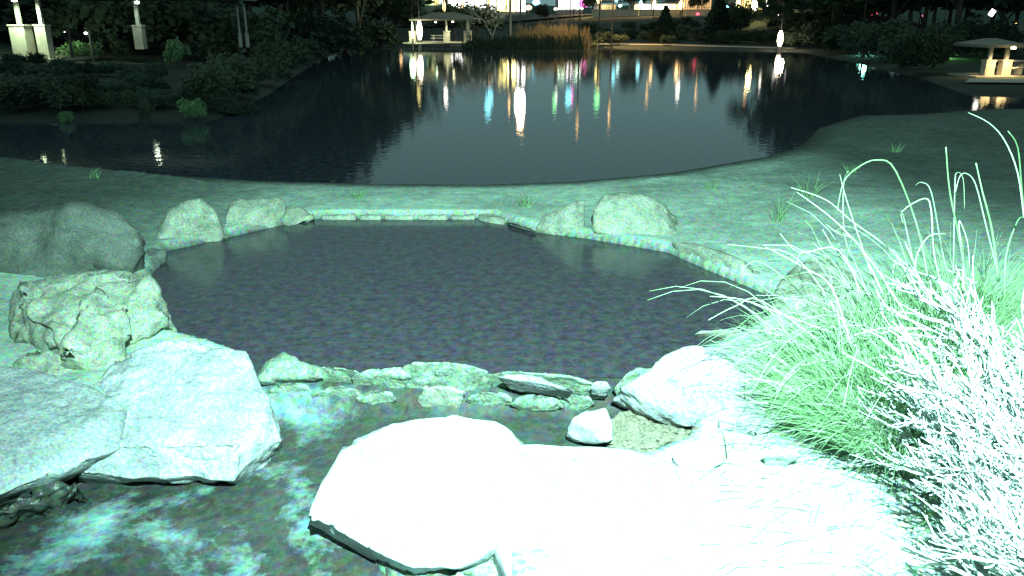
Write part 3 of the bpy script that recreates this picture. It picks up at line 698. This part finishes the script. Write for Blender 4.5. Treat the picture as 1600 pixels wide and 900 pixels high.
# trees round the centre
tree(620, 118, 7.5, 'dark tree just left of the lit central shelter', w=1.1, group=None)
tree(710, 122, 5.0, 'low dark tree behind the central shelter roof', w=1.5, group=None)
tree(745, 112, 4.8, 'dark tree between the central shelter and the bare pale tree', w=1.3, group=None)
tree(1038, 106, 4.3, 'small pointed conifer alone on the dark bank', 'cone', 'foliage2', None, 1.05)
tree(1120, 104, 5.6, 'taller pointed conifer right of the small one on the bank', 'cone', 'foliage2', None, 1.0)
tree(1152, 112, 4.0, 'dark round tree right of the taller conifer', group=None)
for px, D, h, lb in [(845,140,3.2,'dark tree before the white lights, right of the tall pole'), (925,155,4.6,'dark tree between the red sign and the yellow strip'), (985,155,6,'dark narrow tree left of the brightest white lights'),
                     (1087,160,4.6,'lamp lit orange tree before the bright lights'), (1180,160,4.2,'lamp lit tree at the right end of the bright lights')]:
    tree(px, D, h, lb, group=None, w=.8)
# bank vegetation
for k in range(30):
    px = 895+k*12.5; tree(px, random.uniform(112,126), random.uniform(1.0,1.7) if px < 1215 else 4.5, 'x', 'bush', 'foliage2', 'bushes on the sloping bank', 1.7, 'bush')
for i in range(34):
    tree(905+i*12+random.uniform(-6,6), random.uniform(97,116), random.uniform(1.0,1.8), 'low dull bush on the sloping bank behind the lake path', 'bush', 'foliage', 'bushes on the sloping bank', 1.6, 'bush')
for i, (px, dd, lb) in enumerate([(775,0,'left dark reed bed on the centre shore'), (815,-.6,'middle dark reed bed on the centre shore'), (862,-.4,'right dark reed bed on the centre shore')]):
    tree(px, 92+dd, 3.2, lb, 'reed', 'foliage', None, 1.0, 'reeds')
for i, (px, h, lb) in enumerate([(835,4.6,'golden lit reed tuft, leftmost of three above the dark reed beds'), (868,4.7,'golden lit reed tuft, middle of three'), (890,4.4,'golden lit reed tuft at the right end of the reed bed')]):
    tree(px, 94, h, lb, 'reed', 'golden', None, .45, 'reeds')
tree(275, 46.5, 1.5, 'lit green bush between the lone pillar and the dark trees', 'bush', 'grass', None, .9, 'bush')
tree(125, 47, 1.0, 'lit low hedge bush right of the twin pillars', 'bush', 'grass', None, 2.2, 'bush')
tree(188, 47, 1.2, 'faint lit bush left of the lone pillar', 'bush', 'foliage', None, 1., 'bush')
# bare pale tree
bt = PD(770, 58, 97); bz = hz(bt.x, bt.y); t = thing('bare_tree', (bt.x, bt.y, bz), 'bare pale tree with forked branches behind the reeds', 'tree')
m = MB(); m.tube([(0,0,-.2),(.05,0,1.3),(0,0,2.2)], [.14,.11,.09], 7); m.obj('trunk', M['palebark'], t)
m = MB(); rr = random.Random(4)
def bare(p, d, L, r, lv):
    q = p+d*L; m.tube([p, p+d*L*.5+Vector((rr.uniform(-.1,.1),0,0))*L*.5, q], [r, r*.8, r*.6], 5)
    if lv < 4:
        for k in range(3 if lv < 2 else 2): bare(q, (d+Vector((rr.uniform(-.7,.7), rr.uniform(-.5,.5), rr.uniform(-.1,.3)))).normalized(), L*.72, r*.6, lv+1)
bare(Vector((0,0,2.1)), Vector((-.5,0,.85)), 1.9, .07, 0); bare(Vector((0,0,2.1)), Vector((.35,.1,.93)), 1.9, .07, 0)
m.obj('branches', M['palebark'], t)

# ------------------------------------------------------------------ shelters
def lampfix(parent, loc, energy, color, name='lamp', r=.12, strength=20, spot=True):
    m = MB(); m.lathe((0,0,0), [(r*.3,.06),(r,.02),(r,-.04),(r*.6,-.07)], 10)
    o = m.obj(name, glow(name+'_glow', color, strength), parent); o.location = loc
    l = bpy.data.lights.new('lamp_light', 'SPOT'); l.energy = energy; l.color = color; l.shadow_soft_size = .15; l.spot_size = math.radians(110); l.spot_blend = .6
    lo = bpy.data.objects.new('lamp_light', l); COL.objects.link(lo); lo.parent = parent; lo.location = (loc[0], loc[1], loc[2]-.22)
    lo.rotation_euler = (math.radians(42), 0, 0)
    return o
def pillar(parent, x, y, bw, bh, ph, z=0, pr=.09):
    m = MB(); m.box((x, y, z+bh/2-.15), (bw, bw, bh+.3)); m.obj('pillar', M['stone'], parent)
    c = MB(); c.box((x, y, z+bh+.04), (bw*1.12, bw*1.12, .08)).obj('pillar_cap', M['stone'], parent)
    p = MB(); p.box((x, y, z+bh+.08+(ph)/2), (pr*2, pr*2, ph)).obj('post', M['steel'], parent)
def roof(parent, cx, cy, w, d, z, hh):
    m = MB(); k = [(-w/2,-d/2),(w/2,-d/2),(w/2,d/2),(-w/2,d/2)]
    m.V = [(cx+a, cy+b, z) for a, b in k]+[(cx+a, cy+b, z-.15) for a, b in k]+[(cx-w*.15, cy, z+hh),(cx+w*.15, cy, z+hh)]
    m.F = [(0,1,9,8),(1,2,9),(2,3,8,9),(3,0,8),(4,7,6,5),(0,4,5,1),(1,5,6,2),(2,6,7,3),(3,7,4,0)]
    m.obj('roof', M['roof'], parent)
def picnic(loc, label, rz=0, group=None):
    t = thing('picnic_table', loc, label, 'picnic table', group, rz)
    MB().box((0,0,.75),(1.8,.75,.06)).obj('table_top', M['steel'], t)
    for s in (-1,1):
        MB().box((0,s*.7,.45),(1.8,.28,.05)).obj('bench', M['steel'], t)
        MB().box((s*.6,0,.36),(.1,.5,.72)).box((s*.6,0,.38),(.08,1.5,.06)).obj('leg', M['steel'], t)
# central shelter: pillars at px 650?,700,730
D0 = 97
c0 = PD(645, 64, D0); c1 = PD(730, 64, D0); zc = hz(c1.x, c1.y)
zs = LAKE+.55
t = thing('park_shelter', ((c0.x+c1.x)/2, D0+1.5, zs), 'lit picnic shelter with stone pillars in the centre of the far shore', 'shelter')
W2 = (c1.x-c0.x)/2
for x, y in ((-W2,-1.5),(W2*.25,-1.5),(W2,-1.5),(-W2,2),(W2,2)): pillar(t, x, y, .72, 1.25, 1.2)
roof(t, .6, .2, W2*2+1.6, 5.5, 2.62, .75)
MB().box((0,.2,.02),(W2*2+2,6,.12)).obj('slab', M['path'], t)
lampfix(t, (W2*.5, -2.3, 2.35), 420, (1,.95,.55)); lampfix(t, (-W2*.2, .5, 2.3), 260, (.7,1,.7))
picnic(PD(686,64,D0+.8)*1+Vector((0,0,0)), 'picnic table under the central shelter roof')
bpy.data.objects['picnic_table'].location.z = zs+.08
# left shelter (roof above the picture)
D1 = 44.0
a = PD(43, 85, D1); b = PD(70, 85, D1)
for nm, px, py, bw, bh, lab in (('stone_pillar', 46, 82, .78, 1.55, 'wide floodlit stone pillar with steel post, left one of the pair'), ('stone_pillar', 70, 82, .55, 1.55, 'floodlit stone pillar with steel post, right one of the pair')):
    pass
zl = -.30
t = thing('park_shelter', (a.x+.6, D1+.6, zl), 'brightly floodlit shelter with two stone pillars at the far left', 'shelter')
pillar(t, -.72, -.6, .78, 1.6, 1.5); pillar(t, .42, -.6, .55, 1.6, 1.5); 
roof(t, 0, 1.2, 5.5, 6, 3.1, .8); MB().box((-.1,1,-.1),(2.6,4.4,.16)).obj('slab', M['path'], t)
lampfix(t, (-.1, -1.75, 2.85), 800, (.75,1,.62))
a = PD(219, 60, 47); zl2 = -.1
t = thing('park_shelter', (a.x, 47, zl2), 'dim shelter with one lit post left of the lit green bush', 'shelter')
pillar(t, 0, 0, .5, .9, 1.5, .45); pillar(t, 5.2, 1.2, .16, .4, 1.4, .5, .04); pillar(t, 5.6, 1.2, .16, .4, 1.4, .5, .04)
roof(t, 1.0, 1.5, 9, 5, 2.9, .8); lampfix(t, (.5, -.9, 2.6), 70, (.8,1,.75))
# right shelter
D2 = 46
a = PD(1538, 118, D2); zr = LAKE+.18
t = thing('park_shelter', (a.x, D2, zr), 'lamp lit shelter with two stone pillars at the far right', 'shelter')
pillar(t, 0, -.2, .5, .75, .75, .12); pillar(t, .98, -.1, .5, .75, .75, .12); 
roof(t, .5, .9, 2.3, 3.4, 1.75, .3)
MB().box((.5,.6,.03),(2.9,3.0,.16)).obj('slab', M['path'], t)
lampfix(t, (.55, -1.3, 1.62), 420, (1,.72,.33))
for ch in t.children:
    if ch.type == 'LIGHT': ch.rotation_euler = (.15,0,0); ch.data.spot_size = math.radians(155)

picnic((a.x+1.7, D2+.4, zr+.11), 'picnic table beside the right shelter pillars', .5)

# lake paths (sheets above the ground)
def strip(name, pts, w, mat, dz=.05):
    V, F = [], []
    for i, p in enumerate(pts):
        q = pts[min(i+1,len(pts)-1)]-pts[max(i-1,0)]; n = Vector((-q.y, q.x, 0)).normalized()*w/2
        for s in (-1,1):
            v = p+n*s; V.append((v.x, v.y, hz(v.x, v.y)+dz))
        if i: F.append((2*i-2, 2*i, 2*i+1, 2*i-1))
    o = obj(name, mesh(name, V, F), mat); o['kind'] = 'structure'; return o
def dense(a, b, n=24): return [a.lerp(b, i/n) for i in range(n+1)]
p0 = P(905,72,LAKE)+Vector((0,1.6,0)); p1 = P(1250,80,LAKE)+Vector((0,1.6,0))
strip('lake_path', dense(p0, p1), 2.0, M['path'])
strip('lake_path', dense(P(655,67,LAKE)+Vector((0,1.4,0)), P(750,72,LAKE)+Vector((0,1.4,0)), 10), 2.0, M['path'])
strip('lake_path', dense(P(1510,134,LAKE), P(1640,139,LAKE), 14), 2.6, M['path'], .1)
strip('road', dense(Vector((-90,152,0)), Vector((110,146,0)), 60), 9, M['asphalt'], .3)

# low wall along the road
a_ = PD(925, 24, 141); b_ = PD(1216, 33, 141)
t = thing('road_wall', ((a_.x+b_.x)/2, 141, hz((a_.x+b_.x)/2, 141)), 'low lamp lit wall along the road above the dark bank', 'wall')
L_ = b_.x-a_.x; n_ = 12
for k in range(n_):
    MB().box((-L_/2+L_*(k+.5)/n_, 0, .3), (L_/n_-.06, .3, 1.1+.0*k)).obj('wall_panel', M['path'], t)
MB().box((0,0,.9),(L_+.2,.42,.12)).obj('coping', M['stone'], t)
# added dark ridge, hides the bright sky in the gaps between trees
V, F = [], []
for k in range(61):
    x = -900+30*k; h = 17+5*math.sin(k*.35)+3*math.sin(k*.9+1)
    V += [(x, 560, -4), (x, 640, h), (x, 800, -4)]
    if k:
        q = 3*k; F += [(q-3, q, q+1, q-2), (q-2, q+1, q+2, q-1)]
o = obj('sky_block_ridge', mesh('sky_block_ridge', V, F, True), M['foliage2']); o['kind'] = 'structure'
# ------------------------------------------------------------------ lamps
GLOW = {}
def gl(c, s):
    k = (c, s)
    if k not in GLOW: GLOW[k] = glow('lamp_glow', c, s)
    return GLOW[k]
def street_lamp(p, color, s, label, r=.3, light=0, base=None, cat='street lamp', group=None, tall=1.0):
    z0 = hz(p.x, p.y); H = p.z-z0
    t = thing('street_lamp', (p.x, p.y, z0), label, cat, group)
    MB().tube([(0,0,-.3),(0,0,H*.5),(0,0,H+.15)], [.10,.08,.06], 6).tube([(0,0,H+.15),(0,-.4,H+.3)], [.05,.04], 5).obj('pole', M['darksteel'], t)
    m = MB(); m.lathe((0,-.4,H), [(r*.3,.35*tall),(r,.12*tall),(r,-.1*tall),(r*.5,-.3*tall)], 10).obj('lamp_head', gl(color, s), t)
    if light:
        l = bpy.data.lights.new('lamp_light', 'SPOT'); l.spot_size = math.radians(130); l.spot_blend = .7; l.energy = light; l.color = color; l.shadow_soft_size = .2
        lo = bpy.data.objects.new('lamp_light', l); COL.objects.link(lo); lo.parent = t; lo.location = (0,-.4,H-.6)
    return t
warm = (1,.62,.25); white = (1,.95,.85); cyan = (.25,.85,1); green = (.25,1,.35); yell = (1,.85,.3); red = (1,.08,.15); mag = (1,.15,.6)
LM = [ # reflection px, py, distance, colour, strength, radius
 (655,145,118,yell,25,.28,0), (697,150,112,white,70,.32,0), (697,122,118,warm,45,.25,0), (745,118,128,warm,60,.26,0), (765,125,126,warm,60,.26,0), (765,152,116,cyan,40,.6,0), (762,168,112,cyan,30,.5,0),
 (796,165,110,warm,40,.2,0), (812,160,110,white,260,.75,2500), (813,182,106,warm,120,.5,0), (868,152,122,white,22,.3,0), (866,160,118,green,18,.35,0), (888,152,118,cyan,45,.55,0), (893,150,119,mag,30,.3,0),
 (932,116,150,yell,30,.5,0), (932,156,120,green,28,.5,0), (958,118,150,cyan,22,.4,0), (996,108,150,cyan,50,.4,0), (1016,115,140,warm,45,.3,0), (1057,112,140,warm,60,.5,0), (1058,140,122,white,60,.35,0),
 (1143,118,132,yell,60,.4,0), (1167,122,120,yell,130,.5,2200), (1186,128,120,white,20,.2,0), (1343,125,70,cyan,10,.16,0), (627,88,160,warm,50,.4,0), (725,100,170,warm,30,.3,0)]
ORD = ['leftmost','second','third','fourth','fifth','sixth','seventh','eighth','ninth','tenth','eleventh','twelfth','thirteenth','fourteenth','fifteenth','sixteenth','seventeenth','eighteenth','nineteenth','twentieth','twenty first','twenty second','twenty third','twenty fourth','twenty fifth']
def ordinal(i): return ORD[i] + ('' if i == 0 else ' from left')
CN = {warm:'warm', white:'white', cyan:'cyan', green:'green', yell:'yellow', red:'red', mag:'pink'}
LL = [''] * len(LM)
for c in CN:
    ids = sorted([k for k in range(len(LM)) if LM[k][3] == c], key=lambda k: LM[k][0])
    for n_, k in enumerate(ids): LL[k] = 'tall street lamp, %s of the %s ones whose glow streaks the lake' % (ordinal(n_), CN[c]) if len(ids) > 1 else 'tall street lamp, the only %s one whose glow streaks the lake' % CN[c]
for i, (px, py, D, c, s, r, li) in enumerate(LM):
    cn = {warm:'warm', white:'white', cyan:'cyan', green:'green', yell:'yellow', red:'red', mag:'pink'}[c]
    street_lamp(mirrored(px, py, D), c, (s*.45 if s > 100 else 2.2 + s*.05), LL[i], r*.85, li*.5, group='%s street lamps on the far bank' % cn, tall=2.2)

# glowing light columns at the waterline
def light_column(px, ytop, ybot, D, label, r=.16, s=14, c=warm):
    a = PD(px, ybot, D); b = PD(px, ytop, D); H = b.z-a.z
    z0 = hz(a.x, a.y)
    t = thing('lit_column_lamp', (a.x, a.y, z0), label, 'lamp column')
    h0 = max(a.z-z0, .1)
    MB().lathe((0,0,0), [(r*1.2,-.2),(r*1.2,h0)], 10).obj('base', M['darksteel'], t)
    MB().lathe((0,0,0), [(r*.8,h0),(r*1.5,h0+H*.3),(r*1.4,h0+H*.7),(r*.6,h0+H)], 12).obj('lamp_tube', glow('column_glow', c, s), t)
    MB().tube([(0,0,h0+H),(0,0,h0+H+4.2)], [r*.4,r*.3], 6).obj('pole', M['darksteel'], t)
    l = bpy.data.lights.new('lamp_light', 'POINT'); l.energy = 260; l.color = c; l.shadow_soft_size = .3
    lo = bpy.data.objects.new('lamp_light', l); COL.objects.link(lo); lo.parent = t; lo.location = (0,-1.0,h0+H*.5)
light_column(656, 32, 62, 96, 'tall glowing lamp column at the left end of the central shelter', .2, 12, (1,.85,.6))
light_column(1218, 48, 72, 88, 'glowing lamp column before the dark right bank', .2, 12, (1,.85,.6))
light_column(645, 35, 60, 95.5, 'thin green glowing lamp column left of the tall one', .08, 6, (.5,1,.5))
light_column(1343, 66, 84, 74, 'faint teal lamp column among the dark right trees', .09, 2.5, (.25,1,.8))
light_column(1466, 82, 92, 66, 'faint green lamp column left of the right shelter', .07, 1.5, (.3,1,.3))
# tall lit pole left of reeds
a = PD(798, 52, 98); t = thing('utility_pole', (a.x, a.y, hz(a.x, a.y)), 'tall bare lamp lit pole rising from the reeds', 'pole')
MB().tube([(0,0,-.3),(0,0,9)], [.11,.08], 8).obj('shaft', M['palebark'], t); MB().box((0,0,8.3),(1.6,.1,.12)).obj('crossarm', M['palebark'], t)

# small visible lights: signals, signs, distant lamps
SM = [(558,2,190,(.2,1,.6),3,.6,'green lamp at the top edge above the left trees'), (598,3,190,cyan,4,.7,'cyan lamp at the top edge near the shelter'),
      (1305,4,140,warm,6,.3,'orange distant lamp near the top edge at the right'), (1271,20,130,cyan,7,.35,'bright cyan distant lamp above the right shore trees'), (1296,19,130,(.3,.5,1),4,.16,'tiny blue distant lamp beside the cyan one'),
      (1308,21,130,(.2,1,.7),3,.2,'tiny green distant lamp right of the blue one'), (1288,1,140,mag,3,.3,'pinkish distant lamp touching the top edge'), (1307,28,130,(.7,1,.8),2.5,.12,'tiny pale distant lamp under the green one'),
      (1366,21,120,red,3,.42,'red glowing signal lamp among the right trees'), (1440,25,118,mag,2.5,.17,'small pink distant lamp right of the red signal'), (1568,36,72,(1,.5,.6),4,.16,'pinkish lamp above the right shelter'),
      (1588,37,70,warm,4,.07,'tiny orange lamp at the right border above the shelter'), (1218,23,110,white,4,.2,'small white lamp above the glowing lamp column'), (1237,21,110,white,4,.2,'second small white lamp right of the column'),
      (1090,22,140,red,4,.28,'red brake light coloured lamp left of the tall conifer lights'), (1135,12,140,cyan,8,.4,'cyan white lamp beside the conifer top'), (134,52,45,white,6,.09,'small white lamp above the low hedge at left'),
      (101,50,45,white,3,.04,'tiny white lamp between the hedge and the twin pillars'), (969,9,150,(.6,1,.9),8,.3,'pale lamp above the yellow strip'), (838,4,170,cyan,10,.7,'cyan lamp right of the blown out white front'), (826,12,165,warm,8,.6,'orange lamp below the cyan lamp'),
      (846,14,160,white,8,.5,'white lamp right of the orange lamp'), (869,14,160,white,7,.4,'white lamp left of the tall white sign'), (912,6,200,mag,7,1.2,'magenta glowing sign at the right of the tall white sign')]
for px, py, D, c, s, r, lb in SM:
    p = PD(px, py, D); t = street_lamp(p + Vector((0,.4,0)), c, s, lb, r, cat='lamp', tall=r*2.2)
# square white lantern on the right
p = PD(1550, 20, 70); t = thing('flood_lamp', (p.x, p.y, hz(p.x, p.y)), 'white diamond shaped flood lamp over the right trees', 'lamp'); H = p.z-hz(p.x, p.y)
MB().tube([(0,.1,-.2),(0,.1,H)], [.06,.05], 6).obj('pole', M['darksteel'], t)
o = MB().box((0,0,0),(.36,.12,.5)).obj('lamp_head', gl(white, 6), t); o.location = (0,0,H); o.rotation_euler = (0,.5,0)

# ------------------------------------------------------------------ lit buildings beyond the road
def building(x0, x1, ytop, ybot, D, label, wallm, glowc, s, nw=6, sign=None):
    a = PD(x0, ybot, D); b = PD(x1, ybot, D); zt = PD(x0, ytop, D).z; z0 = hz((a.x+b.x)/2, D); w = b.x-a.x; H = zt-z0
    t = thing('building', ((a.x+b.x)/2, D, z0), label, 'building')
    MB().box((0,4,H/2-.5),(w,8,H+1)).obj('wall', M['wall'], t)
    MB().box((0,3.8,H+.72),(w+1.2,9.4,.4)).obj('roof', M['roof'], t)
    zb = a.z-z0; gh = (H-zb)*.8
    for i in range(nw):
        ww = w/nw; x = -w/2+ww*(i+.5)
        f = MB().box((x,-.06,zb+gh/2+.3),(ww*.86,.1,gh)).obj('window', gl(random.choice([glowc, glowc, warm, yell, (.7,1,.7), (.8,1,1)]) if s > 2 else glowc, s*random.uniform(.3,1.1)), t)
        MB().box((x,-.14,zb+gh*.5+.3),(.1,.08,gh)).box((x,-.14,zb+gh*.45+.3),(ww*.86,.07,.08)).obj('frame', M['darksteel'], f)
    if sign: MB().box((0,-.5,H+.3),(w*.5,.2,.9)).obj('sign_panel', gl(sign, s), t)
    return t
building(664,693,-14,10,205,'low lit building with green and orange windows left of the brightest one', None, (.65,1,.4), 3, 4, warm)
building(700,822,-30,20,190,'wide building with blown out white glowing windows at the top edge', None, (1,1,.92), 9, 8)
building(872,912,-20,16,210,'building with tall white and magenta glowing front', None, (1,.98,1), 9, 3)
building(933,962,7,19,200,'low building with a yellow glowing front left of centre bank', None, (1,.85,.35), 2.5, 4)
building(990,1066,4,30,170,'wide building with white glowing windows above the dark bank', None, (1,.97,.8), 8, 7)
building(1066,1110,-6,26,180,'building with orange glowing windows behind the lit tree', None, (1,.6,.25), 1.6, 6)
building(1152,1214,-4,27,170,'building with warm yellow glowing windows left of the right trees', None, (1,.72,.3), 3, 8)
# lamps lighting road edge
for px, c, e in ((1020,warm,26000),(1100,warm,22000),(1180,warm,18000),(940,warm,12000)):
    p = PD(px, -40, 147); street_lamp(p, c, 2.5, 'tall orange street lamp lighting the road edge', .3, e, group='orange street lamps along the road')
street_lamp(PD(908, -60, 92.5), warm, 2, 'orange lamp post lighting the golden reeds', .12, 3500)
street_lamp(PD(960, -50, 98), warm, 2, 'orange lamp post lighting the lake path', .12, 9000)
# ordinal labels: give every tree and bush of a row its place in the row
def number(group, phrase):
    os_ = sorted([o for o in S.objects if o.parent is None and o.get('group') == group], key=lambda o: o.location.x/max(o.location.y, 1))
    o2 = ORD + ['twenty '+w for w in ('sixth','seventh','eighth','ninth')] + ['thirtieth'] + ['thirty '+w for w in ('first','second','third','fourth','fifth')]
    _ = ['leftmost','second','third','fourth','fifth','sixth','seventh','eighth','ninth','tenth','eleventh','twelfth','thirteenth','fourteenth','fifteenth','sixteenth','seventeenth','eighteenth','nineteenth','twentieth']
    n = len(os_)
    for i, o in enumerate(os_):
        if n > 70:
            o['label'] = phrase.replace('%s ', '').replace(',', ' growing'); continue
        if i < (n+1)//2: q = o2[i] + ('' if i == 0 else ' from left')
        else: q = 'rightmost' if n-1-i == 0 else o2[n-1-i] + ' from right'
        o['label'] = phrase % q
number(GL, 'dark leafy tree, %s in the row along the left shore')
number(GR, 'dark leafy tree, %s in the row along the right shore')
number(GB, 'low dark bush, %s at the left waterline')
number(GC, 'low dark bush, %s at the right waterline')
number('bushes on the sloping bank', 'low dull bush, %s on the bank behind the lake path')
number('orange street lamps along the road', 'tall orange street lamp, %s along the road')
number('dark bushes filling the left bank', 'broad dark bush, %s under the left shore trees')
number('low scrub on the left bank', 'low dark scrub bush, %s on the left bank')
